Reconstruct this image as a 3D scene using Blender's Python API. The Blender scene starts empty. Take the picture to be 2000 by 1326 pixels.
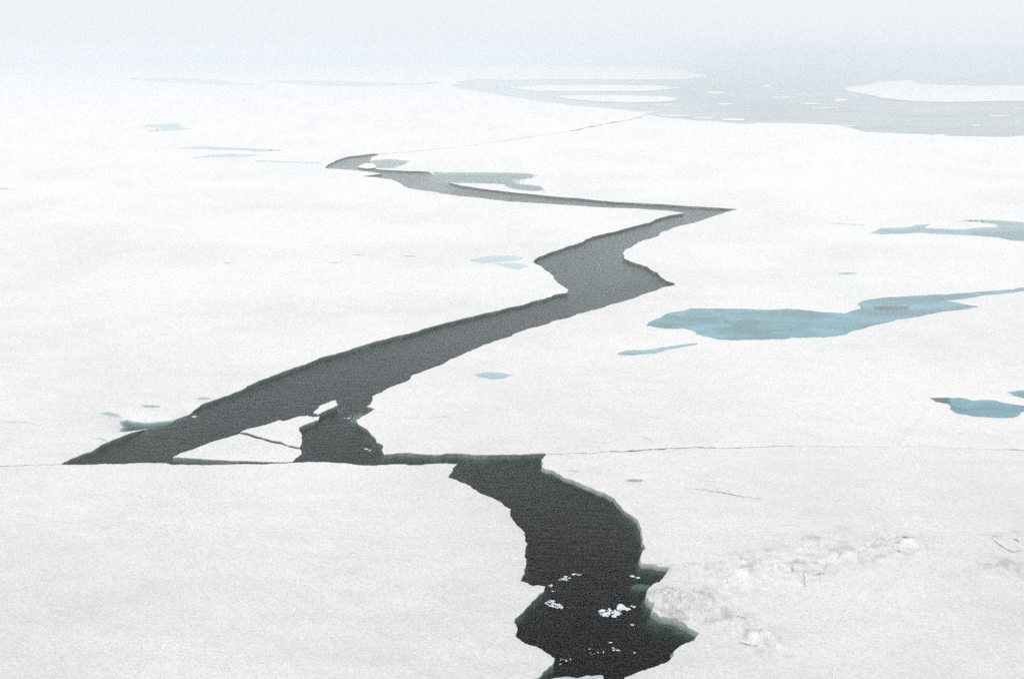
import bpy, math, random
import numpy as np
from mathutils import Vector
from mathutils.geometry import delaunay_2d_cdt

random.seed(7)
rng = np.random.default_rng(11)
S = bpy.context.scene
COL = S.collection
R = math.radians

# ------------------------------------------------------------------ camera
CAM_H = 25.0
PITCH = R(16.0)
FPX = 1944.4                      # 35 mm lens on a 36 mm film, photo 2000 px wide
cam_d = bpy.data.cameras.new('camera')
cam_d.lens = 35.0
cam_d.sensor_width = 36.0
cam_d.clip_start = 0.5
cam_d.clip_end = 20000
cam = bpy.data.objects.new('camera', cam_d)
COL.objects.link(cam)
cam.location = (0, 0, CAM_H)
cam.rotation_euler = (R(90) - PITCH, 0, 0)
S.camera = cam

# ------------------------------------------------------------------ sky, sun, exposure
SUN_EL, SUN_AZ = R(48), R(-150)     # azimuth from +Y towards +X
w = bpy.data.worlds.new('World')
S.world = w
w.use_nodes = True
nt = w.node_tree
nt.nodes.clear()
sky = nt.nodes.new('ShaderNodeTexSky')
sky.sky_type = 'NISHITA'
sky.sun_disc = False
sky.sun_elevation = SUN_EL
sky.sun_rotation = SUN_AZ
sky.air_density = 1.0
sky.dust_density = 3.0
mixc = nt.nodes.new('ShaderNodeMix')
mixc.data_type = 'RGBA'
mixc.inputs[0].default_value = 0.86          # overcast: a grey-white deck hides most of the blue
mixc.inputs[7].default_value = (8.2, 8.6, 9.0, 1)
nt.links.new(sky.outputs[0], mixc.inputs[6])
bg = nt.nodes.new('ShaderNodeBackground')
bg.inputs[1].default_value = 0.1
out = nt.nodes.new('ShaderNodeOutputWorld')
nt.links.new(mixc.outputs[2], bg.inputs[0])
nt.links.new(bg.outputs[0], out.inputs[0])

sl = bpy.data.lights.new('sun', 'SUN')
sl.energy = 1.4
sl.angle = R(40)
sl.color = (1.0, 0.965, 0.92)
sun = bpy.data.objects.new('sun', sl)
COL.objects.link(sun)
sd = Vector((math.sin(SUN_AZ) * math.cos(SUN_EL), math.cos(SUN_AZ) * math.cos(SUN_EL), math.sin(SUN_EL)))
sun.rotation_euler = (-sd).to_track_quat('-Z', 'Y').to_euler()
sun.location = sd * 200

S.view_settings.view_transform = 'Standard'
S.view_settings.look = 'None'
S.view_settings.gamma = 1.0
S.view_settings.exposure = 0.22
S.view_settings.use_curve_mapping = False
S.cycles.volume_bounces = 8
S.cycles.max_bounces = 12
S.cycles.use_denoising = False      # the photograph is grainy film
S.cycles.transparent_max_bounces = 12

# ------------------------------------------------------------------ helpers
H = 0.32        # snow top above the sea
cp, sp = math.cos(PITCH), math.sin(PITCH)

def unproj(uv, z=H):
    uv = np.asarray(uv, float).reshape(-1, 2)
    a = (uv[:, 0] - 1000) / FPX
    b = (uv[:, 1] - 663) / FPX
    dx, dy, dz = a, cp - b * sp, -sp - b * cp
    t = (z - CAM_H) / dz
    return np.stack([dx * t, dy * t], 1)

def proj(xy, z=H):
    xy = np.asarray(xy, float).reshape(-1, 2)
    zz = z - CAM_H
    f = xy[:, 1] * cp - zz * sp
    u = xy[:, 1] * sp + zz * cp
    return np.stack([1000 + FPX * xy[:, 0] / f, 663 - FPX * u / f], 1)

def _h(ix, iy, seed):
    n = (ix.astype(np.int64) * 374761393 + iy.astype(np.int64) * 668265263 + seed * 974634777) & 0xffffffff
    n = ((n ^ (n >> 13)) * 1274126177) & 0xffffffff
    return ((n ^ (n >> 16)) & 0xffff) / 65535.0

def vnoise(x, y, seed=0):
    ix, iy = np.floor(x), np.floor(y)
    fx, fy = x - ix, y - iy
    fx, fy = fx * fx * (3 - 2 * fx), fy * fy * (3 - 2 * fy)
    a, b = _h(ix, iy, seed), _h(ix + 1, iy, seed)
    c, d = _h(ix, iy + 1, seed), _h(ix + 1, iy + 1, seed)
    return (a * (1 - fx) + b * fx) * (1 - fy) + (c * (1 - fx) + d * fx) * fy

def fbm(x, y, s, octv=4, seed=0):
    v, amp, tot = 0, 1.0, 0
    for k in range(octv):
        v = v + amp * (vnoise(x / s + 13.7 * k, y / s - 7.1 * k, seed + k) - 0.5)
        tot += amp
        amp *= 0.5
        s = s / 2.03
    return v / tot * 2

def fractal(p0, p1, amp, depth):
    """midpoint displacement between two world points, exclusive of p1"""
    if depth == 0:
        return [p0]
    d = p1 - p0
    L = math.hypot(*d)
    n = np.array([-d[1], d[0]]) / (L + 1e-9)
    m = p0 + d * (0.5 + 0.12 * rng.uniform(-1, 1)) + n * rng.normal() * amp
    return fractal(p0, m, amp * 0.56, depth - 1) + fractal(m, p1, amp * 0.56, depth - 1)

def rough(px, closed=True, k=0.045, amax=0.16, step=3.5, z=H, fixed=None):
    """traced outline (photo pixels) to a rough world outline"""
    P = unproj(px, z)
    n = len(P)
    res = []
    for i in range(n if closed else n - 1):
        a, b = P[i], P[(i + 1) % n]
        if fixed and i in fixed:
            res.append(a)
            continue
        lp = math.hypot(*(np.array(px[i]) - np.array(px[(i + 1) % n])))
        dep = max(0, min(6, int(round(math.log2(max(lp, 1) / step)))))
        L = math.hypot(*(b - a))
        res += fractal(a, b, min(amax, k * L), dep)
    if not closed:
        res.append(P[-1])
    return np.array(res)

def seg_dist(pts, poly, closed=True):
    A = poly
    B = np.roll(poly, -1, 0)
    if not closed:
        A, B = A[:-1], B[:-1]
    best = np.full(len(pts), 1e9)
    D = B - A
    LL = (D * D).sum(1) + 1e-12
    for s in range(0, len(pts), 2000):
        q = pts[s:s + 2000, None, :] - A[None]
        t = np.clip((q * D[None]).sum(2) / LL[None], 0, 1)
        r = q - t[..., None] * D[None]
        best[s:s + 2000] = np.sqrt((r * r).sum(2)).min(1)
    return best

def inside(pts, poly):
    x, y = pts[:, 0], pts[:, 1]
    c = np.zeros(len(pts), bool)
    n = len(poly)
    for i in range(n):
        x0, y0 = poly[i]
        x1, y1 = poly[(i + 1) % n]
        if y0 == y1:
            continue
        m = ((y0 > y) != (y1 > y)) & (x < (x1 - x0) * (y - y0) / (y1 - y0) + x0)
        c ^= m
    return c

def ccw(P):
    a = (P[:, 0] * np.roll(P[:, 1], -1) - np.roll(P[:, 0], -1) * P[:, 1]).sum()
    return P if a > 0 else P[::-1]

def make_obj(name, verts, faces, mats, parent=None, mat_idx=None, smooth=True, attr=None):
    me = bpy.data.meshes.new(name)
    me.from_pydata([tuple(map(float, v)) for v in verts], [], [tuple(map(int, f)) for f in faces])
    for m in (mats if isinstance(mats, (list, tuple)) else [mats]):
        me.materials.append(m)
    if mat_idx is not None:
        me.polygons.foreach_set('material_index', np.asarray(mat_idx, np.int32))
    me.polygons.foreach_set('use_smooth', [smooth] * len(me.polygons))
    if attr:
        for an, vals in attr.items():
            at = me.attributes.new(an, 'FLOAT', 'POINT')
            at.data.foreach_set('value', np.asarray(vals, np.float32))
    me.update()
    o = bpy.data.objects.new(name, me)
    COL.objects.link(o)
    if parent is not None:
        o.parent = parent
    return o

def tag(o, label=None, cat=None, group=None, kind=None):
    if label: o['label'] = label
    if cat: o['category'] = cat
    if group: o['group'] = group
    if kind: o['kind'] = kind
    return o

def empty(name, loc=(0, 0, 0)):
    o = bpy.data.objects.new(name, None)
    o.location = loc
    COL.objects.link(o)
    return o

# ------------------------------------------------------------------ materials
def new_mat(name):
    m = bpy.data.materials.new(name)
    m.use_nodes = True
    m.node_tree.nodes.clear()
    return m, m.node_tree

class N:
    """tiny node helper"""
    def __init__(self, nt):
        self.nt = nt
    def __call__(self, typ, ins=None, **props):
        n = self.nt.nodes.new('ShaderNode' + typ)
        for k, v in props.items():
            setattr(n, k, v)
        for k, v in (ins or {}).items():
            if isinstance(v, bpy.types.NodeSocket):
                self.nt.links.new(v, n.inputs[k])
            else:
                n.inputs[k].default_value = v
        return n
    def math(self, op, a, b=0.0):
        n = self('Math', {0: a, 1: b}, operation=op)
        return n.outputs[0]
    def mix(self, f, a, b):
        n = self.nt.nodes.new('ShaderNodeMix')
        n.data_type = 'RGBA'
        for i, v in ((0, f), (6, a), (7, b)):
            if isinstance(v, bpy.types.NodeSocket):
                self.nt.links.new(v, n.inputs[i])
            else:
                n.inputs[i].default_value = v
        return n.outputs[2]
    def ramp(self, f, lo, hi):
        n = self('MapRange', {0: f, 1: lo, 2: hi, 3: 0.0, 4: 1.0})
        n.clamp = True
        return n.outputs[0]
    def noise(self, co, scale, detail=3.0, rough=0.55):
        return self('TexNoise', {'Vector': co, 'Scale': scale, 'Detail': detail, 'Roughness': rough}).outputs[0]

def snow_material(pond=False):
    m, nt = new_mat('wet_blue_ice' if pond else 'snow')
    n = N(nt)
    co = n('TexCoord').outputs['Object']
    big = n.noise(co, 0.05, 3)
    mid = n.noise(co, 0.9, 5, 0.65)
    fine = n.noise(co, 7.0, 4, 0.75)
    crust = n.noise(co, 3.4, 3, 0.7)
    grain = n.noise(co, 34.0, 2, 0.8)
    # streaks of wind packed snow running across
    st_co = n('Mapping', {'Vector': co, 'Rotation': (0, 0, R(24)), 'Scale': (0.25, 1.6, 1)}).outputs[0]
    streak = n.noise(st_co, 1.0, 5, 0.6)
    base = n.mix(n.ramp(big, 0.35, 0.65), (0.92, 0.90, 0.885, 1), (0.975, 0.93, 0.893, 1))
    base = n.mix(n.math('MULTIPLY', n.ramp(mid, 0.50, 0.78), 0.28), base, (0.66, 0.68, 0.68, 1))
    base = n.mix(n.math('MULTIPLY', n.ramp(streak, 0.52, 0.8), 0.25), base, (0.95, 0.94, 0.93, 1))
    base = n.mix(n.math('MULTIPLY', n.ramp(fine, 0.53, 0.64), 0.50), base, (0.55, 0.55, 0.54, 1))
    base = n.mix(n.math('MULTIPLY', n.ramp(grain, 0.56, 0.68), 0.75), base, (0.44, 0.45, 0.44, 1))
    aged_near_shade = n('Attribute', attribute_name='aged_near_shade').outputs['Fac']
    base = n.mix(aged_near_shade, base, (0.58, 0.57, 0.54, 1))
    base = n.mix(n.math('MULTIPLY', n.ramp(crust, 0.54, 0.66), 0.22), base, (0.60, 0.60, 0.59, 1))
    base = n.mix(n.math('MULTIPLY', n.ramp(crust, 0.46, 0.34), 0.35), base, (0.985, 0.965, 0.94, 1))
    lump_pale = n('Attribute', attribute_name='lump_pale').outputs['Fac']
    base = n.mix(lump_pale, base, (0.985, 0.975, 0.955, 1))
    # wet blue ice under ponds and slush, by attribute
    wet = n('Attribute', attribute_name='wet').outputs['Fac']
    deep = n('Attribute', attribute_name='deep').outputs['Fac']
    pn = n.noise(n('Mapping', {'Vector': co, 'Scale': (0.6, 1.3, 1)}).outputs[0], 0.28, 4, 0.6)
    pf = n.noise(co, 5.0, 4, 0.7)
    pst = n.noise(n('Mapping', {'Vector': co, 'Scale': (0.18, 0.75, 1)}).outputs[0], 1.0, 4, 0.6)
    blue = n.mix(n.ramp(pn, 0.42, 0.60), (0.17, 0.255, 0.275, 1), (0.27, 0.47, 0.545, 1))
    blue = n.mix(n.math('MULTIPLY', n.ramp(pst, 0.45, 0.68), 0.55), blue, (0.19, 0.26, 0.28, 1))
    blue = n.mix(n.math('MULTIPLY', n.ramp(pf, 0.45, 0.7), 0.35), blue, (0.22, 0.40, 0.46, 1))
    blue = n.mix(n.ramp(wet, 0.65, 0.35), blue, (0.34, 0.41, 0.44, 1))
    blue = n.mix(deep, blue, (0.05, 0.075, 0.08, 1))
    wf = n.ramp(n.math('ADD', wet, n.math('MULTIPLY', n.math('SUBTRACT', pf, 0.5), 0.5)), 0.10, 0.80)
    wf = n.math('MULTIPLY', wf, n.ramp(wet, 0.0, 0.1))
    if not pond:
        wf = n('Value').outputs[0]
        wf.default_value = 0.0
    col = n.mix(wf, base, blue)
    hgt = n.math('ADD', n.math('MULTIPLY', mid, 0.35), n.math('ADD', n.math('MULTIPLY', fine, 0.20), n.math('MULTIPLY', grain, 0.07)))
    bump = n('Bump', {'Height': hgt, 'Strength': 1.0, 'Distance': 0.45})
    p = n('BsdfPrincipled', {'Base Color': col, 'Roughness': 0.75, 'Normal': bump.outputs[0]})
    p.inputs['Specular IOR Level'].default_value = 0.25
    o = n('OutputMaterial', {'Surface': p.outputs[0]})
    return m

def wall_material():
    m, nt = new_mat('ice_wall')
    n = N(nt)
    co = n('TexCoord').outputs['Object']
    sc = n('Mapping', {'Vector': co, 'Scale': (1, 1, 0.35)}).outputs[0]
    a = n.noise(sc, 3.0, 5, 0.65)
    b = n.noise(co, 14.0, 4, 0.7)
    z = n('SeparateXYZ', {0: co}).outputs[2]
    zz = n.math('ADD', z, n.math('MULTIPLY', n.math('SUBTRACT', a, 0.5), 0.22))
    # algae stained, water logged ice near the waterline; cleaner granular ice above
    col = n.mix(n.ramp(zz, 0.02, 0.24), (0.13, 0.165, 0.12, 1), (0.37, 0.405, 0.39, 1))
    col = n.mix(n.math('MULTIPLY', n.ramp(b, 0.45, 0.7), 0.35), col, (0.30, 0.34, 0.30, 1))
    bump = n('Bump', {'Height': n.math('ADD', a, n.math('MULTIPLY', b, 0.4)), 'Strength': 0.9, 'Distance': 0.12})
    p = n('BsdfPrincipled', {'Base Color': col, 'Roughness': 0.6, 'Normal': bump.outputs[0]})
    n('OutputMaterial', {'Surface': p.outputs[0]})
    return m

def ledge_material():
    m, nt = new_mat('submerged_ice')
    n = N(nt)
    co = n('TexCoord').outputs['Object']
    a = n.noise(co, 1.6, 5, 0.65)
    b = n.noise(co, 9.0, 4, 0.7)
    col = n.mix(n.ramp(a, 0.35, 0.65), (0.06, 0.08, 0.06, 1), (0.19, 0.22, 0.20, 1))
    col = n.mix(n.math('MULTIPLY', n.ramp(b, 0.45, 0.7), 0.3), col, (0.24, 0.30, 0.24, 1))
    bump = n('Bump', {'Height': b, 'Strength': 0.8, 'Distance': 0.1})
    p = n('BsdfPrincipled', {'Base Color': col, 'Roughness': 0.7, 'Normal': bump.outputs[0]})
    n('OutputMaterial', {'Surface': p.outputs[0]})
    return m

def water_surface(n, bump, tint, ior=5.0):
    tr = n('BsdfTransparent', {'Color': tint})
    gl = n('BsdfGlossy', {'Color': (0.93, 1, 0.95, 1), 'Roughness': 0.06, 'Normal': bump})
    fa = n('LayerWeight', {'Blend': 0.5, 'Normal': bump}).outputs['Facing']
    fr = n.math('POWER', fa, ior)          # Schlick-like rise towards grazing angles
    return n('MixShader', {0: fr, 1: tr.outputs[0], 2: gl.outputs[0]}).outputs[0]

def sea_material():
    m, nt = new_mat('sea_water')
    n = N(nt)
    co = n('TexCoord').outputs['Object']
    rp = n('Mapping', {'Vector': co, 'Rotation': (0, 0, R(-12)), 'Scale': (0.55, 1.7, 1)}).outputs[0]
    a = n.noise(rp, 1.4, 4, 0.6)
    b = n.noise(rp, 6.5, 3, 0.6)
    patch = n.ramp(n.noise(co, 0.12, 2), 0.35, 0.65)
    hgt = n.math('ADD', n.math('MULTIPLY', a, 0.5), n.math('MULTIPLY', n.math('MULTIPLY', b, 0.14), n.math('ADD', patch, 0.35)))
    bump = n('Bump', {'Height': hgt, 'Strength': 0.55, 'Distance': 0.16})
    s = water_surface(n, bump.outputs[0], (0.93, 0.98, 0.96, 1), SEA_IOR)
    ab = n('VolumeAbsorption', {'Color': (0.17, 0.38, 0.32, 1), 'Density': 2.8})
    n('OutputMaterial', {'Surface': s, 'Volume': ab.outputs[0]})
    return m

def pond_material():
    m, nt = new_mat('pond_water')
    n = N(nt)
    co = n('TexCoord').outputs['Object']
    rp = n('Mapping', {'Vector': co, 'Rotation': (0, 0, R(-12)), 'Scale': (0.7, 1.8, 1)}).outputs[0]
    a = n.noise(rp, 4.0, 4, 0.6)
    bump = n('Bump', {'Height': a, 'Strength': 0.3, 'Distance': 0.06})
    s = water_surface(n, bump.outputs[0], (0.86, 0.95, 0.97, 1), 6.0)
    n('OutputMaterial', {'Surface': s})
    return m

def plain(name, col, rough=0.8):
    m, nt = new_mat(name)
    n = N(nt)
    co = n('TexCoord').outputs['Object']
    c = n.mix(n.noise(co, 9.0, 4, 0.7), tuple(x * 0.82 for x in col[:3]) + (1,), col)
    bump = n('Bump', {'Height': n.noise(co, 22.0, 3), 'Strength': 0.5, 'Distance': 0.03})
    p = n('BsdfPrincipled', {'Base Color': c, 'Roughness': rough, 'Normal': bump.outputs[0]})
    n('OutputMaterial', {'Surface': p.outputs[0]})
    return m

SEA_IOR = 6.0
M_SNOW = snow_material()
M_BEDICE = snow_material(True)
M_WALL = wall_material()
M_LEDGE = ledge_material()
M_SEA = sea_material()
M_POND = pond_material()
M_BED = plain('dark_seabed', (0.006, 0.010, 0.008, 1))
M_BRASH = plain('brash_ice', (0.80, 0.84, 0.83, 1), 0.5)
M_SLUSH = plain('grey_slush', (0.26, 0.33, 0.34, 1), 0.5)

# ------------------------------------------------------------------ sea
X0, X1, Y0, Y1 = -3200, 3200, -60, 5200
def box(name, x0, x1, y0, y1, z0, z1, mat):
    v = [(x, y, z) for z in (z0, z1) for y in (y0, y1) for x in (x0, x1)]
    f = [(0, 2, 3, 1), (4, 5, 7, 6), (0, 1, 5, 4), (2, 6, 7, 3), (0, 4, 6, 2), (1, 3, 7, 5)]
    return make_obj(name, v, f, mat, smooth=False)
tag(box('water', X0, X1, Y0, Y1, -5.0, 0.0, M_SEA), kind='structure')
bed = make_obj('seabed', [(X0, Y0, -4.6), (X1, Y0, -4.6), (X1, Y1, -4.6), (X0, Y1, -4.6)], [(0, 1, 2, 3)], M_BED, smooth=False)
tag(bed, kind='structure')

# ------------------------------------------------------------------ melt ponds (photo pixels)
ZP = H - 0.09
def ell(cx, cy, a, b, n=12, tilt=0.0):
    r = []
    for i in range(n):
        t = 2 * math.pi * i / n
        k = 1 + 0.22 * math.sin(2.3 * t + cx) * (1 if i % 2 else 0.6)
        r.append((cx + a * k * math.cos(t), cy + b * k * math.sin(t) + tilt * a * math.cos(t)))
    return r

# name, label, group, wet strength, depth, outline
PONDS = [
 ('large turquoise melt pond with a long curved tail, right of the lead bend', 1.0, 0.0,
  [(1262,636),(1280,623),(1310,610),(1350,602),(1420,603),(1500,605),(1560,604),(1600,609),(1650,612),(1680,603),(1674,594),(1690,586),(1740,580),
   (1800,577),(1850,575),(1900,571),(1950,567),(1990,562),(2060,558),(2062,565),(1990,570),(1930,576),(1888,583),(1850,588),(1880,593),(1912,599),(1880,605),(1836,610),(1754,624),
   (1713,634),(1664,647),(1651,654),(1610,659),(1549,659),(1528,663),(1426,665),(1401,663),(1360,653),(1357,647),(1336,642),(1303,642)]),
 ('thin pale blue sliver of melt water below the large turquoise pond', .75, 0.0,
  [(1205,692),(1221,685),(1282,681),(1315,675),(1360,670),(1364,673),(1330,679),(1300,684),(1278,691),(1240,694),(1213,694)]),
 ('turquoise melt pond at the right edge with a dark pointed left tip', 1.0, 0.12,
  [(1816,777),(1851,776),(1881,777),(1903,782),(1941,781),(1964,787),(2000,792),(2035,797),(2035,806),(1996,804),(1989,812),(1983,815),(1926,815),(1896,812),(1866,807),(1855,799),(1852,789),(1828,785)]),
 ('small blue pond corner just above the right edge melt pond', .9, 0.1,
  [(1966,766),(1985,763),(2000,762),(2040,758),(2070,770),(2040,778),(2000,778),(1980,773)]),
 ('small grey blue puddle on the snow right of the wide lead', .55, 0.05,
  [(925,731),(945,727),(985,728),(1002,733),(985,739),(960,741),(937,737)]),
 ('pale crescent shaped puddle beside the upper bend of the lead', .30, 0.0,
  [(919,508),(937,503),(964,499),(1005,499),(1023,504),(1010,509),(978,511),(951,514),(929,513)]),
 ('faint lower puddle under the pale crescent beside the lead bend', .32, 0.0,
  [(964,515),(1005,513),(1034,520),(1013,527),(989,523)]),
 ('long misty blue pond reaching the right edge in the middle distance', .8, 0.1,
  [(1697,455),(1718,446),(1760,445),(1790,439),(1820,438),(1808,445),(1850,447),(1880,448),(1910,445),(1949,443),(1945,438),(1910,434),(1865,431),(1925,429),(2000,434),(2200,438),(2200,476),(2050,473),(1976,470),(1949,464),(1910,461),(1850,458),(1790,455),(1724,458)]),
 ('tiny blue puddle on open snow above the large pond', .7, 0.1, ell(1655,534,18,2.2)),
 ('short dark puddle on the snow right of the curved black lead', .7, 0.35, ell(1241,938,20,2.6,tilt=0.03)),
 ('small dark oval puddle left of the lead above the grey inlet', .7, 0.2, ell(295,793,17,2.8)),
 ('small oval puddle touching close to the left bank of the lead', .5, 0.1, ell(399,778,15,2.4)),
 ('narrow blue puddle at the left tip of the grey inlet', .6, 0.1, [(196,807),(212,804),(228,808),(240,811),(225,812),(208,810)]),
 ('long faint streak of wet snow far left, the broader one', .5, 0.0,
  [(345,290),(400,286),(440,288),(500,290),(560,294),(500,297),(470,294),(420,293)]),
 ('faint streak of wet snow just below the broad far left streak', .45, 0.0,
  [(410,303),(450,300),(520,303),(470,307),(430,307),(370,309)]),
 ('faint blue wet patch highest on the far left ice', .42, 0.0,
  [(280,248),(300,243),(350,241),(352,247),(375,252),(350,256),(310,257),(285,257),(320,251)]),
 ('hair thin line of wet snow leading to the far lead tip', .5, 0.0,
  [(500,314),(560,315),(625,318),(625,320),(560,317.5),(500,316)]),
 ('thin wet streak at the left of the misty blue pond', .5, 0.0, [(1618,437),(1640,436),(1690,439),(1688,441),(1665,440),(1640,438)]),
 ('small wet streak on the left edge of the far ice', .4, 0.0, [(-20,368),(10,366),(35,369),(10,371),(-20,371)]),
 ('faint pair of wet dashes left of the pale crescent puddle', .5, 0.05, [(686,498),(700,497),(716,498),(702,499.6)]),
 ('faint wet dash midway between the dashes and the crescent puddle', .5, 0.05, [(785,499),(803,499),(812,502),(800,502)]),
 ('faintest broad wet band near the top left where ice meets fog', .40, 0.0,
  [(245,154),(330,152),(420,156),(455,161),(500,165),(450,168),(380,164),(300,160)]),
 ('faint wet band near the top centre left of the misty water', .36, 0.0,
  [(515,159),(600,157),(700,160),(790,163),(860,161),(820,167),(700,170),(600,167)]),
 ('thin wet fleck on the snow under the long streaks', .5, 0.1, [(438,514),(446,512),(454,514),(447,515.5)]),
]
pond_polys = [rough(p[3], k=0.05, amax=0.22, step=5, z=ZP) for p in PONDS]
HOLE = rough(ell(1742, 597, 30, 3.2), k=0.04, amax=.1, z=ZP)       # darker melt-through inside the big pond

# grooves: hairline cracks and sastrugi in the snow top, photo pixels (polyline, half width px)
GROOVES = [
 ([(1340,950),(1380,955),(1420,962),(1455,968),(1490,973)], 0.9),
 ([(1817,790),(1806,800),(1798,817),(1780,832),(1766,848),(1756,868)], 0.22),
 ([(1255,852),(1266,856),(1276,862)], 0.8), ([(1110,917),(1135,921)], 0.7),
 ([(0,822),(40,822),(75,829)], 0.5),([(190,854),(202,857),(213,861)],0.9),
 ([(1445,1256),(1465,1262),(1480,1263)], 1.0),
 ([(1748,1053),(1760,1050),(1785,1054)], 1.0),
 ([(1745,1072),(1765,1078)], 1.1),
 ([(1938,1052),(1955,1063),(1978,1075),(1996,1072)], 1.4), ([(1978,1050),(1992,1056)], 1.6),
 ([(1568,1120),(1574,1145)], 1.1), ([(1545,1110),(1560,1116)], 1.2), ([(1320,1190),(1335,1206)], 1.4),
 ([(1440,1200),(1460,1212)], 1.2), ([(1590,1122),(1622,1118)], 1.0), ([(1330,1245),(1338,1250)], .8),
 ([(640,511),(655,513),(672,510)], 0.7), ([(1840,877),(1900,875),(1960,878)], 0.3),
 ([(1360,936),(1420,941)], 0.4), ([(845,811),(880,813)], 0.5),
]
groove_w = []
for pl, hw in GROOVES:
    c = rough(pl, closed=False, k=0.05, amax=.06, step=5)
    pxc = proj(c)
    nn = len(pxc)
    up, dn = [], []
    for i in range(nn):
        t = pxc[min(nn - 1, i + 1)] - pxc[max(0, i - 1)]
        t = t / (np.hypot(*t) + 1e-9)
        nrm = np.array([-t[1], t[0]])
        ww = hw * (0.35 + 0.9 * rng.random()) * (0.25 + 0.75 * math.sin(math.pi * (i + .4) / (nn - .2)))
        up.append(pxc[i] + nrm * ww)
        dn.append(pxc[i] - nrm * ww)
    groove_w.append(unproj(np.array(up + dn[::-1])))

# pressure ridge: lumps along polylines (px, reach m, height m)
RIDGES = [([(1300,1175),(1350,1190),(1400,1205),(1450,1225),(1500,1258)], 1.0, .20),
          ([(1330,1175),(1400,1150),(1450,1120),(1540,1110),(1640,1090),(1760,1058)], 1.3, .17),
          ([(1290,1105),(1360,1110),(1440,1095),(1530,1065),(1650,1045)], .8, .07),
          ([(1920,1110),(1960,1105),(2020,1120)], .8, .16),
          ([(1265,1165),(1300,1185),(1330,1205)], .7, .12),
          ([(1940,1050),(1985,1045),(2030,1060)], .6, .10),
          ([(1230,870),(1320,868),(1420,866),(1520,862),(1600,866)], .35, .05),
          ([(110,978),(180,962),(250,940)], .35, .06), ([(620,1140),(680,1122)], .5, .06),
          ([(860,1180),(900,1165)], .5, .05), ([(0,1010),(60,1000),(120,985)], .4, .04)]
RW = [(unproj(np.array(a, float)), b, c) for a, b, c in RIDGES]
LUMPS = [((1452,1134), .55, .42), ((1425,1150), .4, .22), ((1475,1252), .35, .2), ((1500,1245), .3, .16), ((1775,1064), .4, .2), ((1655,1085), .3, .16), ((1630,1095), .4, .15), ((1955,1112), .8, .14), ((1550,1130), .5, .12),
         ((1378,1160), .5, .10), ((700,1125), .5, .04), ((985,762), 1.0, .05), ((1500,668), .8, .04)]
LW = [(unproj([a])[0], b, c) for a, b, c in LUMPS]

def snow_height(P):
    x, y = P[:, 0], P[:, 1]
    z = H + 0.045 * fbm(x, y, 9.0, 4, 3) + 0.020 * fbm(x, y * 1.7, 1.2, 3, 9)
    r = 1.0 - np.abs(fbm(x * 0.8 + y * 0.3, y * 1.4, 3.0, 3, 21)) * 2.2
    z += 0.018 * np.clip(r, 0, 1) ** 3
    near = y < 90
    if near.any():
        Q = P[near]
        add = np.zeros(len(Q))
        rub = fbm(Q[:, 0], Q[:, 1], 0.55, 3, 31)
        rub2 = np.clip(1 - np.abs(fbm(Q[:, 0], Q[:, 1], 0.9, 2, 41)) * 2.6, 0, 1) ** 2
        rub3 = fbm(Q[:, 0] * .6, Q[:, 1] * 1.3, 0.22, 2, 45)
        for pl, rr, hh in RW:
            d = seg_dist(Q, pl, closed=False)
            f = np.exp(-(d / rr) ** 2)
            add += 1.5 * hh * f * (0.25 + 0.7 * rub + 0.4 * rub2 + 0.6 * rub3)
        for c, rr, hh in LW:
            d = np.hypot(Q[:, 0] - c[0], Q[:, 1] - c[1])
            add += hh * np.exp(-(d / rr) ** 2) * (1 + .5 * rub)
        z[near] += add
    return z

# banks are low and half melted round the drowned inlets
INLETS = [(rough(p, k=.05, amax=.25, step=4), q, w) for p, q, w in (
 ([(232,835),(240,825),(234,814),(248,811),(262,815),(300,816),(335,812),(356,805),(374,799),(430,845),(330,880),(300,842),(284,829),(262,832),(248,834)], 0.7, .80),
 ([(846,333),(870,334),(950,334),(1030,336),(1054,340),(1040,345),(1003,350),(1015,356),(1058,361),(1066,369),(1035,370),(1000,366),(985,357),(920,355),(874,354),(860,357),(845,346)], 2.2, .72),
 ([(712,317),(722,312),(735,310),(760,308),(802,312),(790,319),(770,326),(738,326),(728,322),(712,322)], 2.5, .62))]
# ------------------------------------------------------------------ ice floe builder
def lattice():
    pts = []
    def rows(u0, u1, du, v0, v1, dv):
        v = v0
        k = 0
        while v < v1:
            u = np.arange(u0 + (k % 2) * du / 2, u1, du)
            pts.append(np.stack([u, np.full_like(u, v)], 1) + rng.uniform(-.28, .28, (len(u), 2)) * [du, dv])
            v += dv
            k += 1
    rows(-30, 2030, 18, 127, 330, 6.0)
    rows(-30, 2030, 11, 330, 640, 6.0)
    rows(-30, 2030, 8, 640, 1000, 5.5)
    rows(-30, 2030, 7, 1000, 1350, 6)
    rows(1290, 2020, 5, 1030, 1275, 4)
    for v0, v1, dv in ((127, 330, 18), (330, 640, 22), (640, 1480, 30)):
        rows(-1500, -40, 55, v0, v1, dv)
        rows(2040, 3500, 55, v0, v1, dv)
    rows(-30, 2030, 30, 1355, 1480, 18)
    return np.concatenate(pts)
LAT = lattice()

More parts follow.
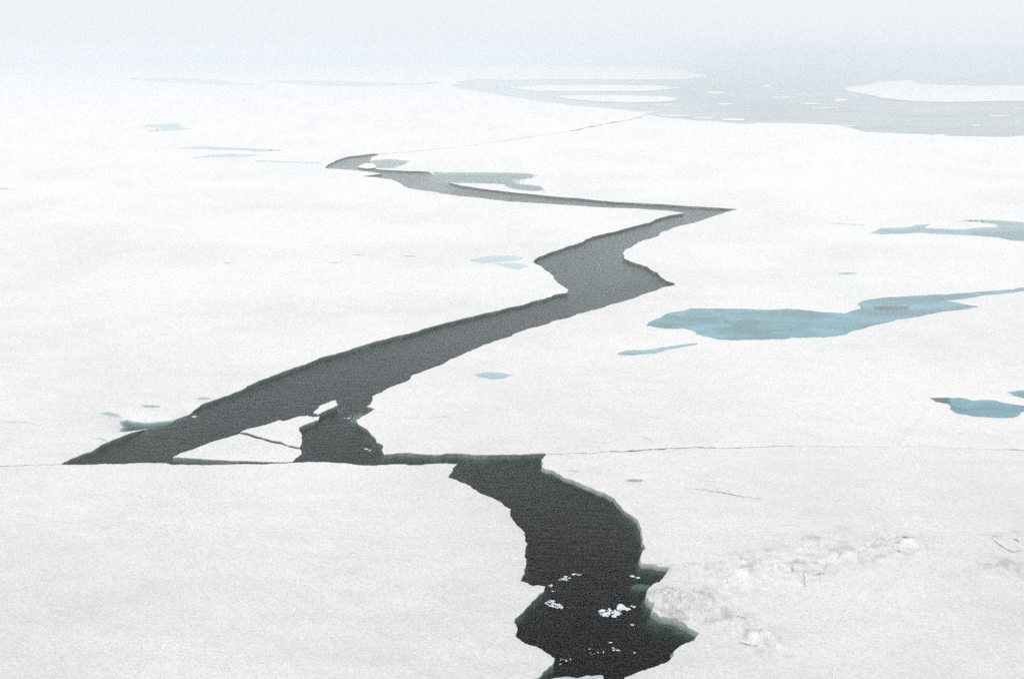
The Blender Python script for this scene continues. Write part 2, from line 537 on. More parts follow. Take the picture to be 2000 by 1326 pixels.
def floe(outline, label, cat='ice floe', group=None, ponds=(), grooves=(), wall=True, th=0.9, z_off=0.0, ledge_scale=1.0,
         name='ice_floe', tilt=(0, 0), und_k=1.0, inlets=(), flat=False, wet_all=0.0):
    """outline: world points (CCW). Top sheet with relief, broken edge wall and submerged foot as parts."""
    P = ccw(np.asarray(outline))
    px = proj(P)
    umin, vmin = px.min(0)
    umax, vmax = px.max(0)
    L = LAT[(LAT[:, 0] > umin) & (LAT[:, 0] < umax) & (LAT[:, 1] > vmin) & (LAT[:, 1] < vmax)]
    if len(L):
        L = L[inside(L, px)]
    if len(L):
        d = seg_dist(L, px)
        L = L[d > 1.6]
    loops = [px] + [proj(pond_polys[i]) for i in ponds] + ([proj(HOLE)] if 0 in ponds else []) + [proj(INLETS[i][0]) for i in inlets] + [proj(groove_w[i]) for i in grooves]
    if len(L):
        for lp in loops[1:]:
            near = (L[:, 0] > lp[:, 0].min() - 4) & (L[:, 0] < lp[:, 0].max() + 4) & (L[:, 1] > lp[:, 1].min() - 4) & (L[:, 1] < lp[:, 1].max() + 4)
            if near.any():
                idx = np.where(near)[0]
                dd = seg_dist(L[idx], lp)
                L = np.delete(L, idx[dd < 1.0], 0)
    extra = []
    for lp in loops[1:1 + len(ponds) + (1 if 0 in ponds else 0) + len(inlets)]:
        lo, hi = lp.min(0), lp.max(0)
        dv = min(3.0, max(0.7, (hi[1] - lo[1]) / 7))
        gu, gv = np.meshgrid(np.arange(lo[0], hi[0], 6), np.arange(lo[1] + dv / 2, hi[1], dv))
        g = np.stack([gu.ravel(), gv.ravel()], 1) + rng.uniform(-.2, .2, (gu.size, 2)) * [6, dv]
        if not len(g):
            continue
        g = g[inside(g, lp)]
        if len(g):
            g = g[(seg_dist(g, lp) > dv * .35) & inside(g, px)]
        if len(g):
            g = g[seg_dist(g, px) > .6]
        if len(g):
            extra.append(g)
            if len(L):
                L = L[~inside(L, lp)]
    if extra:
        L = np.concatenate([L] + extra)
    allv = np.concatenate(loops + ([L] if len(L) else []))
    edges = []
    off = 0
    for lp in loops:
        n = len(lp)
        edges += [(off + i, off + (i + 1) % n) for i in range(n)]
        off += n
    res = delaunay_2d_cdt([Vector(v) for v in allv], edges, [list(range(len(px)))], 1, 1e-4)
    vs = np.array([tuple(v) for v in res[0]])
    fs = res[2]
    XY = unproj(vs)
    # output boundary vertices: those lying on the outline
    db = seg_dist(XY, P)
    z = snow_height(XY) if not flat else np.full(len(XY), H) + 0.02 * fbm(XY[:, 0], XY[:, 1], 1.0, 2, 5)
    # snow rounds off towards the broken edge
    z = z - 0.05 * np.exp(-(db / 0.22) ** 2)
    wet = np.full(len(XY), wet_all)
    deep = np.zeros(len(XY))
    for i in ponds:
        pp = pond_polys[i]
        lo, hi = pp.min(0) - 8, pp.max(0) + 8
        m = np.where((XY[:, 0] > lo[0]) & (XY[:, 0] < hi[0]) & (XY[:, 1] > lo[1]) & (XY[:, 1] < hi[1]))[0]
        if not len(m):
            continue
        d = seg_dist(XY[m], pp)
        ins = inside(XY[m], pp)
        on = d < 1e-3
        ins = ins & ~on
        o = ~ins
        ramp = 1 - np.exp(-(d / 0.9))
        zo = ZP + 0.012 + (z[m] - ZP) * ramp + 0.035 * np.exp(-((d - 0.9) / .7) ** 2)
        z[m[o]] = np.minimum(z[m[o]], zo[o]) * (d[o] < 6) + z[m[o]] * (d[o] >= 6)
        z[m[on]] = ZP
        z[m[ins]] = ZP - 0.02 - np.minimum(d[ins] * 0.22, 0.20)
        s = PONDS[i][1]
        wv = s * (0.75 + 0.25 * np.minimum(d / 1.2, 1))
        wet[m[ins]] = np.maximum(wet[m[ins]], wv[ins])
        wet[m[on]] = np.maximum(wet[m[on]], s * 0.7)
        deep[m[ins]] = np.maximum(deep[m[ins]], PONDS[i][2])
    for i in inlets:
        pl, rr, ws = INLETS[i]
        d = seg_dist(XY, pl)
        on = d < 1e-3
        ins = (inside(XY, pl) | on)
        z = np.where(ins, -0.02 - np.minimum(d * (0.32 if i == 0 else 0.12), 0.30 if i == 0 else 0.07), 0.005 + (z - 0.005) * (1 - np.exp(-(d / rr) ** 1.3)))
        wet = np.where(ins, np.maximum(wet, ws * (0.5 + 0.5 * np.minimum(d / (0.5 * rr), 1))), wet)
    if 0 in ponds:
        ih = inside(XY, HOLE)
        deep[ih | (seg_dist(XY, HOLE) < 1e-3)] = 0.9
        z[ih] -= 0.1
    if 2 in ponds:
        tip = (vs[:, 0] < 1856) & (wet > 0.3) & (vs[:, 0] > 1800) & (vs[:, 1] > 770) & (vs[:, 1] < 800)
        deep[tip] = 0.8
    if 7 in ponds:
        dz = (vs[:, 0] > 1900) & (wet > 0.3) & (vs[:, 1] > 448) & (vs[:, 1] < 475)
        deep[dz] = 0.5
    for i in grooves:
        g = groove_w[i]
        lo, hi = g.min(0) - .5, g.max(0) + .5
        m = np.where((XY[:, 0] > lo[0]) & (XY[:, 0] < hi[0]) & (XY[:, 1] > lo[1]) & (XY[:, 1] < hi[1]))[0]
        if not len(m):
            continue
        d = seg_dist(XY[m], g)
        gi = inside(XY[m], g) | (d < 1e-3)
        z[m[gi]] -= 0.05
        wet[m[gi]] = np.maximum(wet[m[gi]], 0.55)
        deep[m[gi]] = 0.8
    aged_near_shade = np.clip(0.08 + 0.30 * fbm(XY[:, 0], XY[:, 1], 14.0, 4, 83) + 0.15 * fbm(XY[:, 0], XY[:, 1] * 2.5, 2.5, 3, 87) + 0.26 * np.clip((62 - XY[:, 1]) / 22, 0, 1), 0, .6)  # patchy old-snow grey, plus foreground shade painted into the snow colour
    lump_pale = np.zeros(len(XY))
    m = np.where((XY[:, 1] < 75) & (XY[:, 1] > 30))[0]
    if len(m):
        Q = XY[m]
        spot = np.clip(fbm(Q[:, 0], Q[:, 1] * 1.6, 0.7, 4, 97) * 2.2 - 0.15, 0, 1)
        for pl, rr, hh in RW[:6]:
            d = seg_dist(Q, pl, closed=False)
            aged_near_shade[m] = np.maximum(aged_near_shade[m], aged_near_shade[m] * .6 + np.exp(-(d / (rr * 1.2)) ** 2) * spot * 1.0)
        aged_near_shade[m] = np.clip(aged_near_shade[m], 0, 1)
        for c0, rr, hh in LW[:7]:
            d = np.hypot(Q[:, 0] - c0[0], Q[:, 1] - c0[1])
            lump_pale[m] = np.maximum(lump_pale[m], np.exp(-(d / (rr * 0.9)) ** 2 * 1.2) * (0.75 + 0.5 * fbm(Q[:, 0], Q[:, 1], .5, 3, 99)))  # paler tone over the raised lumps
        lump_pale[m] = np.clip(lump_pale[m], 0, 1)
    c = XY.mean(0)
    z = z + z_off + (XY[:, 0] - c[0]) * tilt[0] + (XY[:, 1] - c[1]) * tilt[1]
    root = empty(name, (float(P[:, 0].mean()), float(P[:, 1].mean()), 0.0))
    tag(root, label, cat, group)
    ox, oy = root.location.x, root.location.y
    V = np.column_stack([XY[:, 0] - ox, XY[:, 1] - oy, z])
    # orient up
    fs = [f for f in fs if len(f) == 3]
    keep = inside(np.array([(vs[f[0]] + vs[f[1]] + vs[f[2]]) / 3 for f in fs]), px)
    fs = [f for f, k in zip(fs, keep) if k]
    ff = []
    for f in fs:
        a, b, cc = (vs[f[0]], vs[f[1]], vs[f[2]])
        s = (b[0] - a[0]) * (cc[1] - a[1]) - (b[1] - a[1]) * (cc[0] - a[0])
        ff.append(f if s < 0 else f[::-1])     # pixel v runs downwards
    cen = np.array([(vs[f[0]] + vs[f[1]] + vs[f[2]]) / 3 for f in ff])
    mi = np.zeros(len(ff), int) + (1 if wet_all > 0 else 0)
    for lp in loops[1:]:
        lo, hi = lp.min(0) - 1, lp.max(0) + 1
        m = np.where((cen[:, 0] > lo[0]) & (cen[:, 0] < hi[0]) & (cen[:, 1] > lo[1]) & (cen[:, 1] < hi[1]))[0]
        if len(m):
            mi[m[inside(cen[m], lp)]] = 1
    make_obj('snow_cover', V, ff, [M_SNOW, M_BEDICE], root, mat_idx=mi, attr={'wet': wet, 'deep': deep, 'aged_near_shade': aged_near_shade, 'lump_pale': lump_pale})
    # wall + foot from outline
    if wall:
        n = len(P)
        T = np.roll(P, -1, 0) - np.roll(P, 1, 0)
        T /= (np.hypot(T[:, 0], T[:, 1])[:, None] + 1e-9)
        NO = np.stack([T[:, 1], -T[:, 0]], 1)                 # outward for CCW
        # smooth the normals a little
        for _ in range(3):
            NO = NO + np.roll(NO, 1, 0) + np.roll(NO, -1, 0)
            NO /= (np.hypot(NO[:, 0], NO[:, 1])[:, None] + 1e-9)
        # exact top heights from nearest sheet vertex
        zt = np.empty(n)
        for s in range(0, n, 400):
            dd = ((P[s:s + 400, None, :] - XY[None]) ** 2).sum(2)
            zt[s:s + 400] = z[dd.argmin(1)]
        a1 = fbm(P[:, 0], P[:, 1], 1.3, 3, 51)
        a2 = fbm(P[:, 0], P[:, 1], 0.45, 2, 61)
        a3 = np.clip(fbm(P[:, 0], P[:, 1], 6.0, 3, 71) * 1.2 + 0.5, 0.05, 1.2)
        und = und_k * (0.06 + 0.10 * np.clip(a1 + .5, 0, 1) * min(1, ledge_scale)) + 0.10 * fbm(P[:, 0], P[:, 1], 2.6, 3, 91) + 0.05 * a2
        prof = [(0 * a1, zt - 0.0),
                (0.015 + 0.05 * a2, zt - 0.07 * np.clip(zt / .3, 0, 1) + .03 * a1 * np.clip(zt, 0, 1)),
                (-und * 0.35 + .05 * a1, np.minimum(zt * 0.55, zt)),
                (-und + .04 * a2, np.minimum(0.05, zt - .02)),
                (-und * 0.6, np.minimum(-0.06, zt - .05))]
        wv, wf = [], []
        for o_, zz in prof:
            q = P + NO * o_[:, None]
            wv += [(q[i, 0] - ox, q[i, 1] - oy, zz[i]) for i in range(n)]
        for r in range(len(prof) - 1):
            for i in range(n):
                j = (i + 1) % n
                wf.append((r * n + i, (r + 1) * n + i, (r + 1) * n + j, r * n + j))
        make_obj('ice_edge', wv, wf, M_WALL, root)
        wl = (0.03 + 0.45 * a3) * ledge_scale
        prof = [(-und * 0.6, np.minimum(-0.06, zt - .05)),
                (wl * 0.45, np.minimum(-0.14, zt - .08) - 0.10 * np.clip(a2 + .5, 0, 1)),
                (wl, -0.38 - 0.15 * np.clip(a1 + .5, 0, 1)),
                (wl * 1.15, -th + 0 * a1)]
        wv, wf = [], []
        for o_, zz in prof:
            q = P + NO * o_[:, None]
            wv += [(q[i, 0] - ox, q[i, 1] - oy, zz[i]) for i in range(n)]
        for r in range(len(prof) - 1):
            for i in range(n):
                j = (i + 1) % n
                wf.append((r * n + i, (r + 1) * n + i, (r + 1) * n + j, r * n + j))
        make_obj('submerged_foot', wv, wf, M_LEDGE, root)
    return root

# ------------------------------------------------------------------ shared cracks between floes
def crack(px, gap_px, amax=.12):
    c = rough(px, closed=False, k=0.04, amax=amax, step=6)
    pc = proj(c)
    n = len(c)
    lo, hi = [], []
    gs = np.interp(pc[:, 0], [g[0] for g in gap_px], [g[1] for g in gap_px])
    for i in range(n):
        g = gs[i] * (0.45 + 0.9 * rng.random()) / 2
        lo.append(pc[i] + [0, g])      # nearer side
        hi.append(pc[i] - [0, g])
    return unproj(np.array(hi)), unproj(np.array(lo))     # far bank, near bank

CR_RIGHT = [(1068,886),(1120,884),(1200,880),(1260,877),(1300,875),(1400,873.5),(1500,871),(1560,869),(1620,871),(1700,870),(1780,871),(1850,872),(1940,877),(2000,878),(2500,884),(3500,892)]
cr_hi, cr_lo = crack(CR_RIGHT, [(1068,.9),(1180,.7),(1200,2.0),(1270,2.4),(1330,1.5),(1450,1.1),(1550,.8),(1620,.35),(1900,.3),(1960,.5),(1990,1.6),(2040,.4)])
CR_LEFT = [(-1500,930),(-400,915),(0,909),(40,908),(80,906),(100,906),(118,905)]
cl_hi, cl_lo = crack(CR_LEFT, [(-400,1),(0,1.4),(40,1.1),(60,.7),(118,1)])
CR_FAR = [(735,302),(765,299),(800,296.5),(850,291),(900,286),(950,280),(1000,273),(1040,267),(1080,262),(1110,257),(1140,251),(1170,245),(1190,241),(1215,237),(1250,229),(1270,224)]
cf_hi, cf_lo = crack(CR_FAR, [(735,1.2),(760,.35),(900,.35),(1000,.6),(1080,.4),(1110,.5),(1130,1.6),(1160,1.4),(1180,.5),(1200,2.0),(1220,.6),(1270,1.0)], amax=.6)

def seq(px, **k):
    return rough(px, closed=False, **k)

# left floe: lead bank from the left tip up to the far crack
L_bank = [(122,903),(150,890),(190,873),(213,861),(250,845),(288,829),(318,820),(352,807),
 (380,795),(430,775),(480,755),(530,733),(570,718),(620,700),(680,683),(740,664),(800,650),(860,632),(920,618),(980,603),(1040,587),(1085,574),(1108,571),
 (1110,565),(1095,556),(1082,545),(1078,536),(1066,528),(1058,520),(1042,512),(1052,501),(1075,492),(1110,480),(1140,471),(1155,462),(1200,452),(1240,441),
 (1275,432),(1290,425),(1310,420),(1336,416),(1300,411),(1240,407),(1180,405),(1120,401),(1060,397),(1000,394),(950,388),(900,383),(850,375),(800,368),
 (785,360),(765,351),(735,346),(705,344),(745,339),(725,336),(690,332),(635,329),(640,322),(655,314),(680,306),(715,302),(733,300)]
L_far = [(1262,222),(1200,213),(1120,207),(1070,200),(1030,194),(1000,190),(950,181),(905,174),(880,167),(890,160),(940,155),(1000,157),(1100,155),(1200,156),(1330,156),(1390,149),(1340,140),(1280,131),(900,125),(200,124),(-1500,124)]
left_outline = np.concatenate([cl_hi, seq(L_bank), cf_hi[1:], seq(L_far, k=.03, amax=2.0)])

# near left floe
NL_bank = [(125,906),(200,904.5),(280,903),(350,906),(395,908),(450,906),(500,905),(560,903),(640,902),(670,903),(700,907),(725,907),(760,905),(800,907),(850,904),(893,905),
 (882,920),(876,932),(890,935),(905,942),(940,963),(980,980),(998,993),(996,1003),(1010,1025),(1025,1040),(1030,1060),(1028,1100),(1022,1120),(1016,1132),
 (1030,1136),(1040,1142),(1050,1140),(1065,1143),(1062,1153),(1048,1165),(1035,1178),(1022,1193),(1006,1205),(1004,1212),(1011,1225),(1006,1239),(1025,1255),(1046,1260),(1062,1270),
 (1083,1284),(1081,1293),(1062,1309),(1040,1327),(1015,1350),(1000,1400),(985,1480),(960,1600),(-1200,1600),(-1500,1200)]
nl_outline = np.concatenate([cl_lo, seq(NL_bank)])

# right floe
R_bank = [(1064,884),(1000,886),(950,888),(900,884),(850,887),(800,883),(750,886),(748,880),(748,868),(736,862),(733,853),(722,842),(712,834),(700,827),(696,819),(715,808),(733,797),(716,792),(724,788),(728,778),(727,773),
 (745,765),(790,745),(830,722),(860,712),(880,700),(920,684),(960,668),(1000,655),(1060,635),(1080,626),(1105,621),(1150,607),(1190,595),(1225,586),(1260,573),(1290,563),(1318,556),
 (1314,551),(1290,539),(1270,525),(1250,515),(1232,510),(1218,503),(1216,494),(1222,486),(1240,478),(1260,468),(1285,461),(1290,454),(1310,447),(1330,440),(1360,434),(1390,423),(1410,417),(1442,408),
 (1400,405),(1340,402),(1280,398),(1200,394),(1120,386),(1060,381),(1000,375),(940,368),(900,362),(872,354),(855,345),(838,334),(800,334),(740,331),(733,329),(729,322),(722,315),(727,306),(737,303.6)]
R_shore = [(1272,226),(1310,231),(1370,236),(1410,239),(1460,243),(1480,240),(1560,241),(1640,245),(1668,252),(1690,258),(1800,262),(1860,266),(1960,268),(2000,265),(2500,272),(3500,290)]
r_outline = np.concatenate([cr_hi[::-1], seq(R_bank), cf_lo[1:], seq(R_shore, k=.03, amax=1.0)])

# near right floe
NR_bank = [(1066,888),(1058,896),(1061,905),(1058,911),(1068,915),(1082,918),(1100,930),(1140,945),(1180,960),(1200,971),(1215,990),(1235,1005),(1248,1020),(1255,1045),(1260,1070),(1252,1082),(1253,1098),
 (1275,1100),(1292,1104),(1309,1107),(1300,1120),(1288,1134),(1276,1138),(1264,1152),(1263,1162),(1268,1176),(1278,1182),(1272,1194),(1290,1205),(1322,1211),(1345,1224),(1366,1233),(1350,1250),(1316,1269),(1315,1279),
 (1290,1294),(1251,1308),(1220,1320),(1214,1332),(1205,1350),(1190,1400),(1180,1480),(1170,1600),(3200,1600),(3500,1200)]
nr_outline = np.concatenate([cr_lo[::-1], seq(NR_bank)])

# which pond / groove lies on which floe
L_p = [5, 6, 10, 11, 12, 13, 14, 15, 16, 18, 19, 20, 21, 22, 23]
R_p = [0, 1, 2, 3, 4, 7, 8, 17]
NR_p = [9]
L_g = [4, 5, 17]
R_g = [1, 2, 20]
NR_g = [0, 3, 6, 7, 8, 9, 10, 11, 12, 13, 14, 15, 16, 19]

floe(left_outline, 'vast flat snow covered floe left of the lead, reaching into the mist', ponds=L_p, grooves=L_g, inlets=[0])
floe(nl_outline, 'foreground floe at lower left with a straight top edge along the dark channel', ponds=[], grooves=[])
floe(r_outline, 'broad white floe right of the lead carrying the turquoise melt ponds', ponds=R_p, grooves=R_g, inlets=[1, 2])
floe(nr_outline, 'foreground floe at lower right with rumpled snow beside the black curved lead', ponds=NR_p, grooves=NR_g, und_k=-0.7)

T1 = [(337,892),(350,885),(390,871),(430,857),(467,846),(500,855),(540,865),(560,870),(587,876),(589,884),(578,893),(572,900),(520,900),(460,899),(400,896)]
T2 = [(469,843),(480,838),(520,828),(545,819),(552,821),(566,818),(582,812),(600,810),(612,813),(624,812),(622,818),(600,826),(584,833),(584,840),(590,850),(588,868),(584,873),(560,867),(540,860),(500,850)]
B1 = [(612,806),(622,797),(626,792),(640,786),(655,781),(660,790),(652,795),(640,799),(622,809)]
P1 = [(1052,1329),(1066,1320),(1081,1317),(1106,1313),(1127,1316),(1148,1311),(1177,1311),(1180,1326),(1170,1370),(1150,1440),(1040,1440),(1020,1370)]
floe(rough(T1), 'pointed triangular snow slab trapped in the narrow left arm of the lead', group='loose slabs in the lead', ledge_scale=.5)
floe(rough(T2), 'rounded slab above the pointed triangular one, with a slushy tail at its upper right', group='loose slabs in the lead', ledge_scale=.8)
floe(rough(B1, step=2.5), 'small white ice block at the tip of the slushy tail in mid lead', cat='ice block', group='loose slabs in the lead', ledge_scale=1.0, z_off=.06, name='ice_block')
floe(rough(P1), 'pale blue wet slab at the bottom edge between the two foreground floes', group='loose slabs in the lead', ledge_scale=.5, z_off=-.14, wet_all=.36)
BL = [(699,327),(706,321),(716,318.5),(730,320),(735,324),(731,328),(716,329)]
floe(rough(BL, k=.03), 'small distant floe in the mouth of the farthest inlet', group='small floes in the misty water', ledge_scale=.5)

# ------------------------------------------------------------------ far ice beyond the open water
FR = [(1648,175),(1690,166),(1720,160),(1780,157),(1800,165),(1900,168),(2000,167),(2400,166),(3500,165),(3500,205),(2300,200),(2000,197),(1920,198.5),(1850,200),(1775,197.5),(1720,191),(1690,184)]
floe(rough(FR, k=.02, amax=2), 'long hazy floe in the open water at the upper right', ledge_scale=1)
S1 = [(1080,188),(1140,186),(1220,187),(1300,189),(1326,194),(1300,199),(1230,201),(1160,198),(1110,194)]
S2 = [(990,172),(1060,167),(1180,166),(1290,168),(1330,172),(1260,178),(1150,179),(1050,178)]
floe(rough(S1, k=.02, amax=1), 'narrow hazy ice strip in the upper middle of the misty water, the nearer of two', ledge_scale=1)
floe(rough(S2, k=.02, amax=1), 'narrow hazy ice strip in the upper middle of the misty water, the farther of two', ledge_scale=1)

far_scraps = [
 (1529,190,26,1.4,'short pale scrap just right of the middle of the misty open water'),
 (1582,202,24,1.6,'pale scrap left above the longest thin sliver in the misty water'),
 (1612,211,34,1.0,'longest thin sliver of ice in the middle of the misty open water'),
 (1643,195,15,2.4,'stubby pale scrap off the left tip of the long hazy floe'),
 (1417,203,18,1.4,'bright little scrap right of the nearer narrow ice strip'),
 (1398,181,22,2.0,'pale scrap level with the farther narrow ice strip, to its right'),
 (1953,226,24,1.5,'bright thin scrap below the long hazy floe near the right edge'),
 (1907,245,11,1.2,'small scrap off the near shore toward the right side'),
 (1498,168,8,2.5,'tiny round scrap high in the misty water'),
 (1433,233,22,2.6,'scrap touching the near shore where the white bank begins to dip'),
 (1376,230,24,1.6,'scrap along the near shore below the nearer narrow strip end'),
 (1251,219,34,1.4,'long thin scrap hugging the shore at the end of the far crack'),
 (1318,226,40,1.6,'longest scrap hugging the near shore, under the nearer narrow strip'),
 (1990,212,14,1.1,'scrap cut by the right edge just below the long hazy floe'),
 (1290,206,20,.8,'thin scrap just below the nearer narrow strip'),
 (1655,246,20,1.2,'scrap lying against the step in the near shore'),
 (1840,263,16,1.0,'scrap lying against the near shore at lower right of the misty water'),
 ]
for cx, cy, a, b, lab in far_scraps:
    n = random.choice((7, 8, 9))
    pp = ell(cx, cy, a, b, n)
    floe(rough(pp, k=.04, amax=.5, step=6), lab, cat='ice floe',
         group='small floes in the misty water', flat=True, z_off=-.12, ledge_scale=.6)

# pale sheet added over the far open water, haze put into its colour
def haze_sheet_material():
    m, nt = new_mat('haze_sheet')
    n = N(nt)
    co = n('TexCoord').outputs['Object']
    st = n('Mapping', {'Vector': co, 'Scale': (0.012, 0.03, 1)}).outputs[0]
    a = n.noise(st, 1.0, 5, 0.6)
    b = n.noise(co, 0.25, 4, 0.6)
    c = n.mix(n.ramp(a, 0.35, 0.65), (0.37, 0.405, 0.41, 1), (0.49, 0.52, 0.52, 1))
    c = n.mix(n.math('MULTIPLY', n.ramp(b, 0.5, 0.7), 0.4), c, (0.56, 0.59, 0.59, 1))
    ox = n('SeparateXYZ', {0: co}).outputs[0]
    c = n.mix(n.math('MULTIPLY', n.ramp(ox, 110, 10), 0.6), c, (0.66, 0.70, 0.72, 1))     # haze painted paler towards the left
    p = n('BsdfPrincipled', {'Base Color': c, 'Roughness': 0.5})
    n('OutputMaterial', {'Surface': p.outputs[0]})
    return m
g = unproj([(-300, 160), (860, 168), (1000, 195), (1270, 232), (1500, 250), (2000, 275), (3600, 300)], 0.012)
GV = [(p[0], p[1], 0.012) for p in g] + [(2900, 5100, 0.012), (-2900, 5100, 0.012)]
gr = make_obj('haze_sheet', GV, [list(range(len(GV)))], haze_sheet_material(), smooth=False)
tag(gr, 'pale grey sheet added as haze over the open water at upper right', 'grease ice', kind='stuff')

# ------------------------------------------------------------------ melt pond water sheets
for i, p in enumerate(PONDS):
    P = ccw(pond_polys[i])
    T = np.roll(P, -1, 0) - np.roll(P, 1, 0)
    T /= (np.hypot(T[:, 0], T[:, 1])[:, None] + 1e-9)
    NO = np.stack([T[:, 1], -T[:, 0]], 1)
    Q = P + NO * 0.015
    c = Q.mean(0)
    res = delaunay_2d_cdt([Vector(v) for v in (Q - c)], [], [list(range(len(Q)))], 1, 1e-5)
    V = [(v[0], v[1], 0.0) for v in res[0]]
    o = make_obj('melt_pond', V, res[2], M_POND, smooth=False)
    o.location = (c[0], c[1], ZP)
    tag(o, p[0], 'melt pond', 'melt ponds on the ice')

# ------------------------------------------------------------------ brash ice fragments
def frag_mesh(seed):
    rr = random.Random(seed)
    import bmesh
    bm = bmesh.new()
    bmesh.ops.create_icosphere(bm, subdivisions=2, radius=1.0)
    ph = [rr.uniform(0, 6.28) for _ in range(6)]
    for v in bm.verts:
        a = math.atan2(v.co.y, v.co.x)
        k = 1 + .22 * math.sin(2 * a + ph[0]) + .16 * math.sin(3 * a + ph[1]) + .12 * math.sin(5 * a + ph[2] + v.co.z * 3) + rr.uniform(-.1, .1)
        v.co.x *= k
        v.co.y *= k * .8
        v.co.z = v.co.z * (.5 + .15 * math.sin(a + ph[3])) if v.co.z > 0 else v.co.z * .4
    me = bpy.data.meshes.new('ice_fragment')
    bm.to_mesh(me)
    bm.free()
    me.materials.append(M_BRASH)
    return me
FR_M = [frag_mesh(i) for i in range(9)]

def fragments(cx, cy, a, b, n, smin, smax, label, bend=0.0, tilt=0.0, kmat=None):
    for i in range(n):
        r = math.sqrt(random.random())
        t = random.uniform(0, 2 * math.pi)
        u = cx + a * r * math.cos(t)
        v = cy + b * r * math.sin(t) + tilt * (u - cx) + bend * ((u - cx) / a) ** 2
        x, y = unproj([(u, v)], 0.0)[0]
        o = bpy.data.objects.new('ice_fragment', FR_M[random.randrange(len(FR_M))])
        COL.objects.link(o)
        s = smin + (smax - smin) * random.random() ** 2.2
        o.location = (x, y, 0.012)
        o.scale = (s * random.uniform(.7, 1.9), s * random.uniform(.6, 1.1), s * random.uniform(.45, .8))
        o.rotation_euler = (random.uniform(-.2, .2), random.uniform(-.2, .2), random.uniform(0, 6.28))
        tag(o, label, 'ice fragment', 'brash ice in the black lead')

# the one bigger lump
x, y = unproj([(1213, 1187)], 0.0)[0]
o = bpy.data.objects.new('ice_lump', frag_mesh(77))
o.data.name = 'ice_lump'
COL.objects.link(o)
o.location = (x, y, .02); o.scale = (.25, .25, .30)
tag(o, 'biggest white lump of ice floating in the black pool above a patch of brash', 'ice lump')

fragments(1190, 1197, 22, 7.0, 75, .022, .095, 'white crumb of ice in the dense patch right under the big floating lump', tilt=.10)
fragments(1225, 1189, 20, 2.5, 14, .03, .10, 'white ice crumb in the thin row trailing right of the big lump', tilt=-.35)
fragments(1075, 1176, 9, 4.5, 20, .02, .07, 'ice crumb in the upper part of the patch by the left bank')
fragments(1084, 1183, 15, 4.5, 34, .02, .075, 'ice crumb in the lower part of the patch by the left bank', tilt=.18)
fragments(1103, 1130, 12, 4, 20, .03, .075, 'ice crumb in the uppermost small patch left of mid lead', tilt=-.18)
fragments(1121, 1122, 2, 1, 1, .09, .10, 'single bright ice crumb just above the uppermost patch')
fragments(1132, 1122, 6, 2, 4, .03, .05, 'faint ice crumb at the right end of the uppermost patch')
fragments(1076, 1145, 4, 3, 5, .03, .07, 'ice crumb close to the pointed left bank corner')
fragments(1081, 1154, 6, 1, 4, .02, .05, 'thin ice crumb under the pointed left bank corner', tilt=.1)
fragments(1235, 1126, 4, 1.6, 4, .05, .09, 'ice crumb left of the notch in the right bank')
fragments(1248, 1128, 5, 1.6, 5, .03, .07, 'ice crumb in the mouth of the notch in the right bank')
fragments(1235, 1219, 8, 2, 6, .02, .05, 'tiny crumb of ice near the sloping right bank')
fragments(1192, 1255, 2, 1, 1, .07, .08, 'lone bright crumb in the lower black pool, the highest there')
fragments(1196, 1266, 4, 3, 3, .03, .05, 'tiny crumb under the lone bright one in the lower pool')
fragments(1203, 1270, 7, .6, 5, .03, .06, 'crumb in a short straight white dash in the lower pool')
fragments(1240, 1275, 1.5, 1, 1, .06, .07, 'single small crumb toward the lower right of the pool')
fragments(1160, 1272, 30, 8, 9, .015, .035, 'speck of ice scattered over the lower black pool')
fragments(1110, 1288, 18, 3, 10, .015, .04, 'speck of ice near the bottom left bank of the pool')
fragments(1094, 1296, 5, 2, 4, .02, .05, 'speck of ice beside the drowned green ledge at the bottom')
fragments(1150, 1150, 90, 60, 10, .01, .03, 'stray speck of ice on the black water')
fragments(684, 812, 12, 5, 8, .03, .09, 'grey ice crumb off the left tip of the right floe', tilt=-.3)
fragments(722, 880, 8, 1.5, 8, .04, .10, 'grey ice crumb in the small bay below the right floe corner', tilt=.4)
fragments(378, 814, 6, 1.0, 4, .05, .12, 'ice crumb off the mouth of the grey inlet', tilt=-.1)

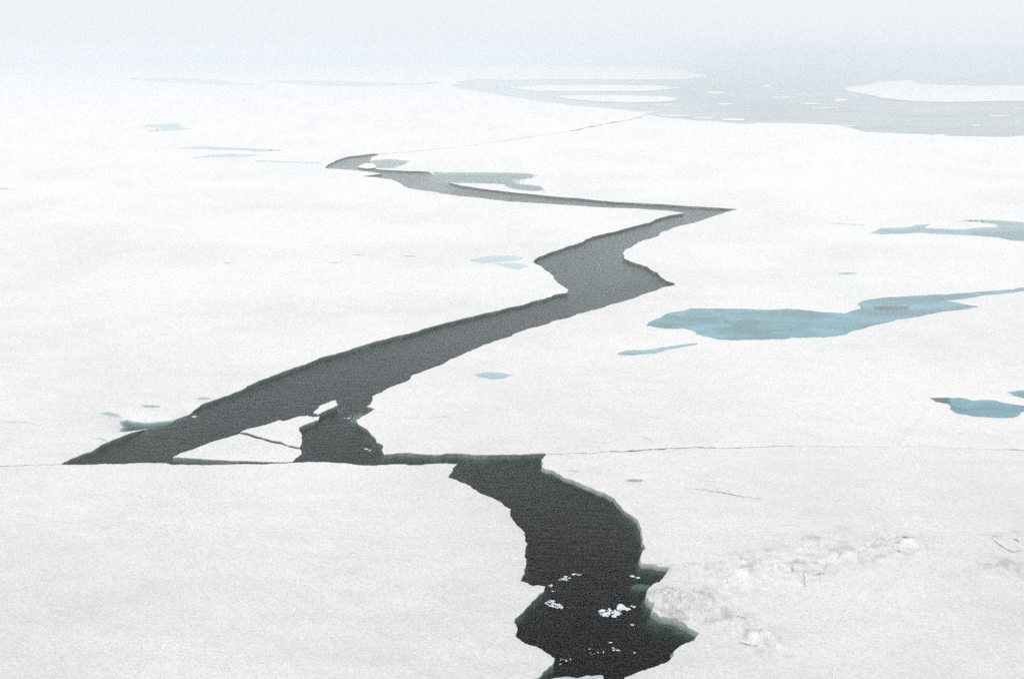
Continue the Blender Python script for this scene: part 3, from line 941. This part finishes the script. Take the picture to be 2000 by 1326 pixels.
# submerged shelves: thin drowned ice just under the surface (pond mouths, tail, green wedge, notch)
def shelf(px, z, label, blue=0.5, name='drowned_ice_shelf'):
    P = ccw(rough(px, k=.06, z=0.0))
    c = P.mean(0)
    th = .12
    n = len(P)
    I = c + (P - c) * .72
    V = [(p[0] - c[0], p[1] - c[1], -th) for p in P] + [(p[0] - c[0], p[1] - c[1], -.0 + .02 * random.uniform(-1, 1)) for p in I] + [(0, 0, 0.01)]
    V += [(p[0] - c[0], p[1] - c[1], -th * 3) for p in P]
    F = []
    for i in range(n):
        j = (i + 1) % n
        F.append((i, j, n + j, n + i))
        F.append((n + i, n + j, 2 * n))
        F.append((2 * n + 1 + i, 2 * n + 1 + j, j, i))
    o = make_obj(name, V, F, M_SHELF)
    o.location = (c[0], c[1], z)
    tag(o, label, 'submerged ice')
M_SHELF = plain('drowned_ice', (0.50, 0.50, 0.50, 1))
shelf([(600,826),(622,818),(626,812),(660,790),(668,794),(640,812),(615,828),(592,842),(584,838)], -.34, 'drowned ice fringe under the slushy tail')
shelf([(1040,1328),(1062,1309),(1081,1293),(1092,1290),(1100,1302),(1110,1312),(1080,1320),(1050,1336)], -.55, 'drowned green wedge of ice at the bottom left of the pool')
shelf([(1228,1134),(1250,1130),(1270,1132),(1285,1136),(1275,1141),(1250,1142),(1235,1140)], -.24, 'thin drowned ice tongue in the notch of the right bank')
shelf([(680,818),(690,806),(705,799),(714,806),(700,816),(696,822)], -.16, 'drowned grey ice off the left tip of the right floe')
shelf([(476,846),(500,852),(540,862),(580,874),(560,869),(520,860),(490,853)], -.20, 'drowned blue ice in the seam between the two trapped slabs')

# ------------------------------------------------------------------ mist
def vol_material():
    m, nt = new_mat('mist')
    n = N(nt)
    v = n('VolumePrincipled')
    v.inputs['Color'].default_value = (0.965, 0.988, 1.0, 1)
    v.inputs['Density'].default_value = 0.0012
    v.inputs['Anisotropy'].default_value = 0.7
    n('OutputMaterial', {'Volume': v.outputs[0]})
    return m
hz = box('haze', X0 - 20, X1 + 20, Y0 - 20, Y1 + 20, -6.0, 34.0, vol_material())
tag(hz, 'pale even mist lying over the whole ice field', kind='stuff')
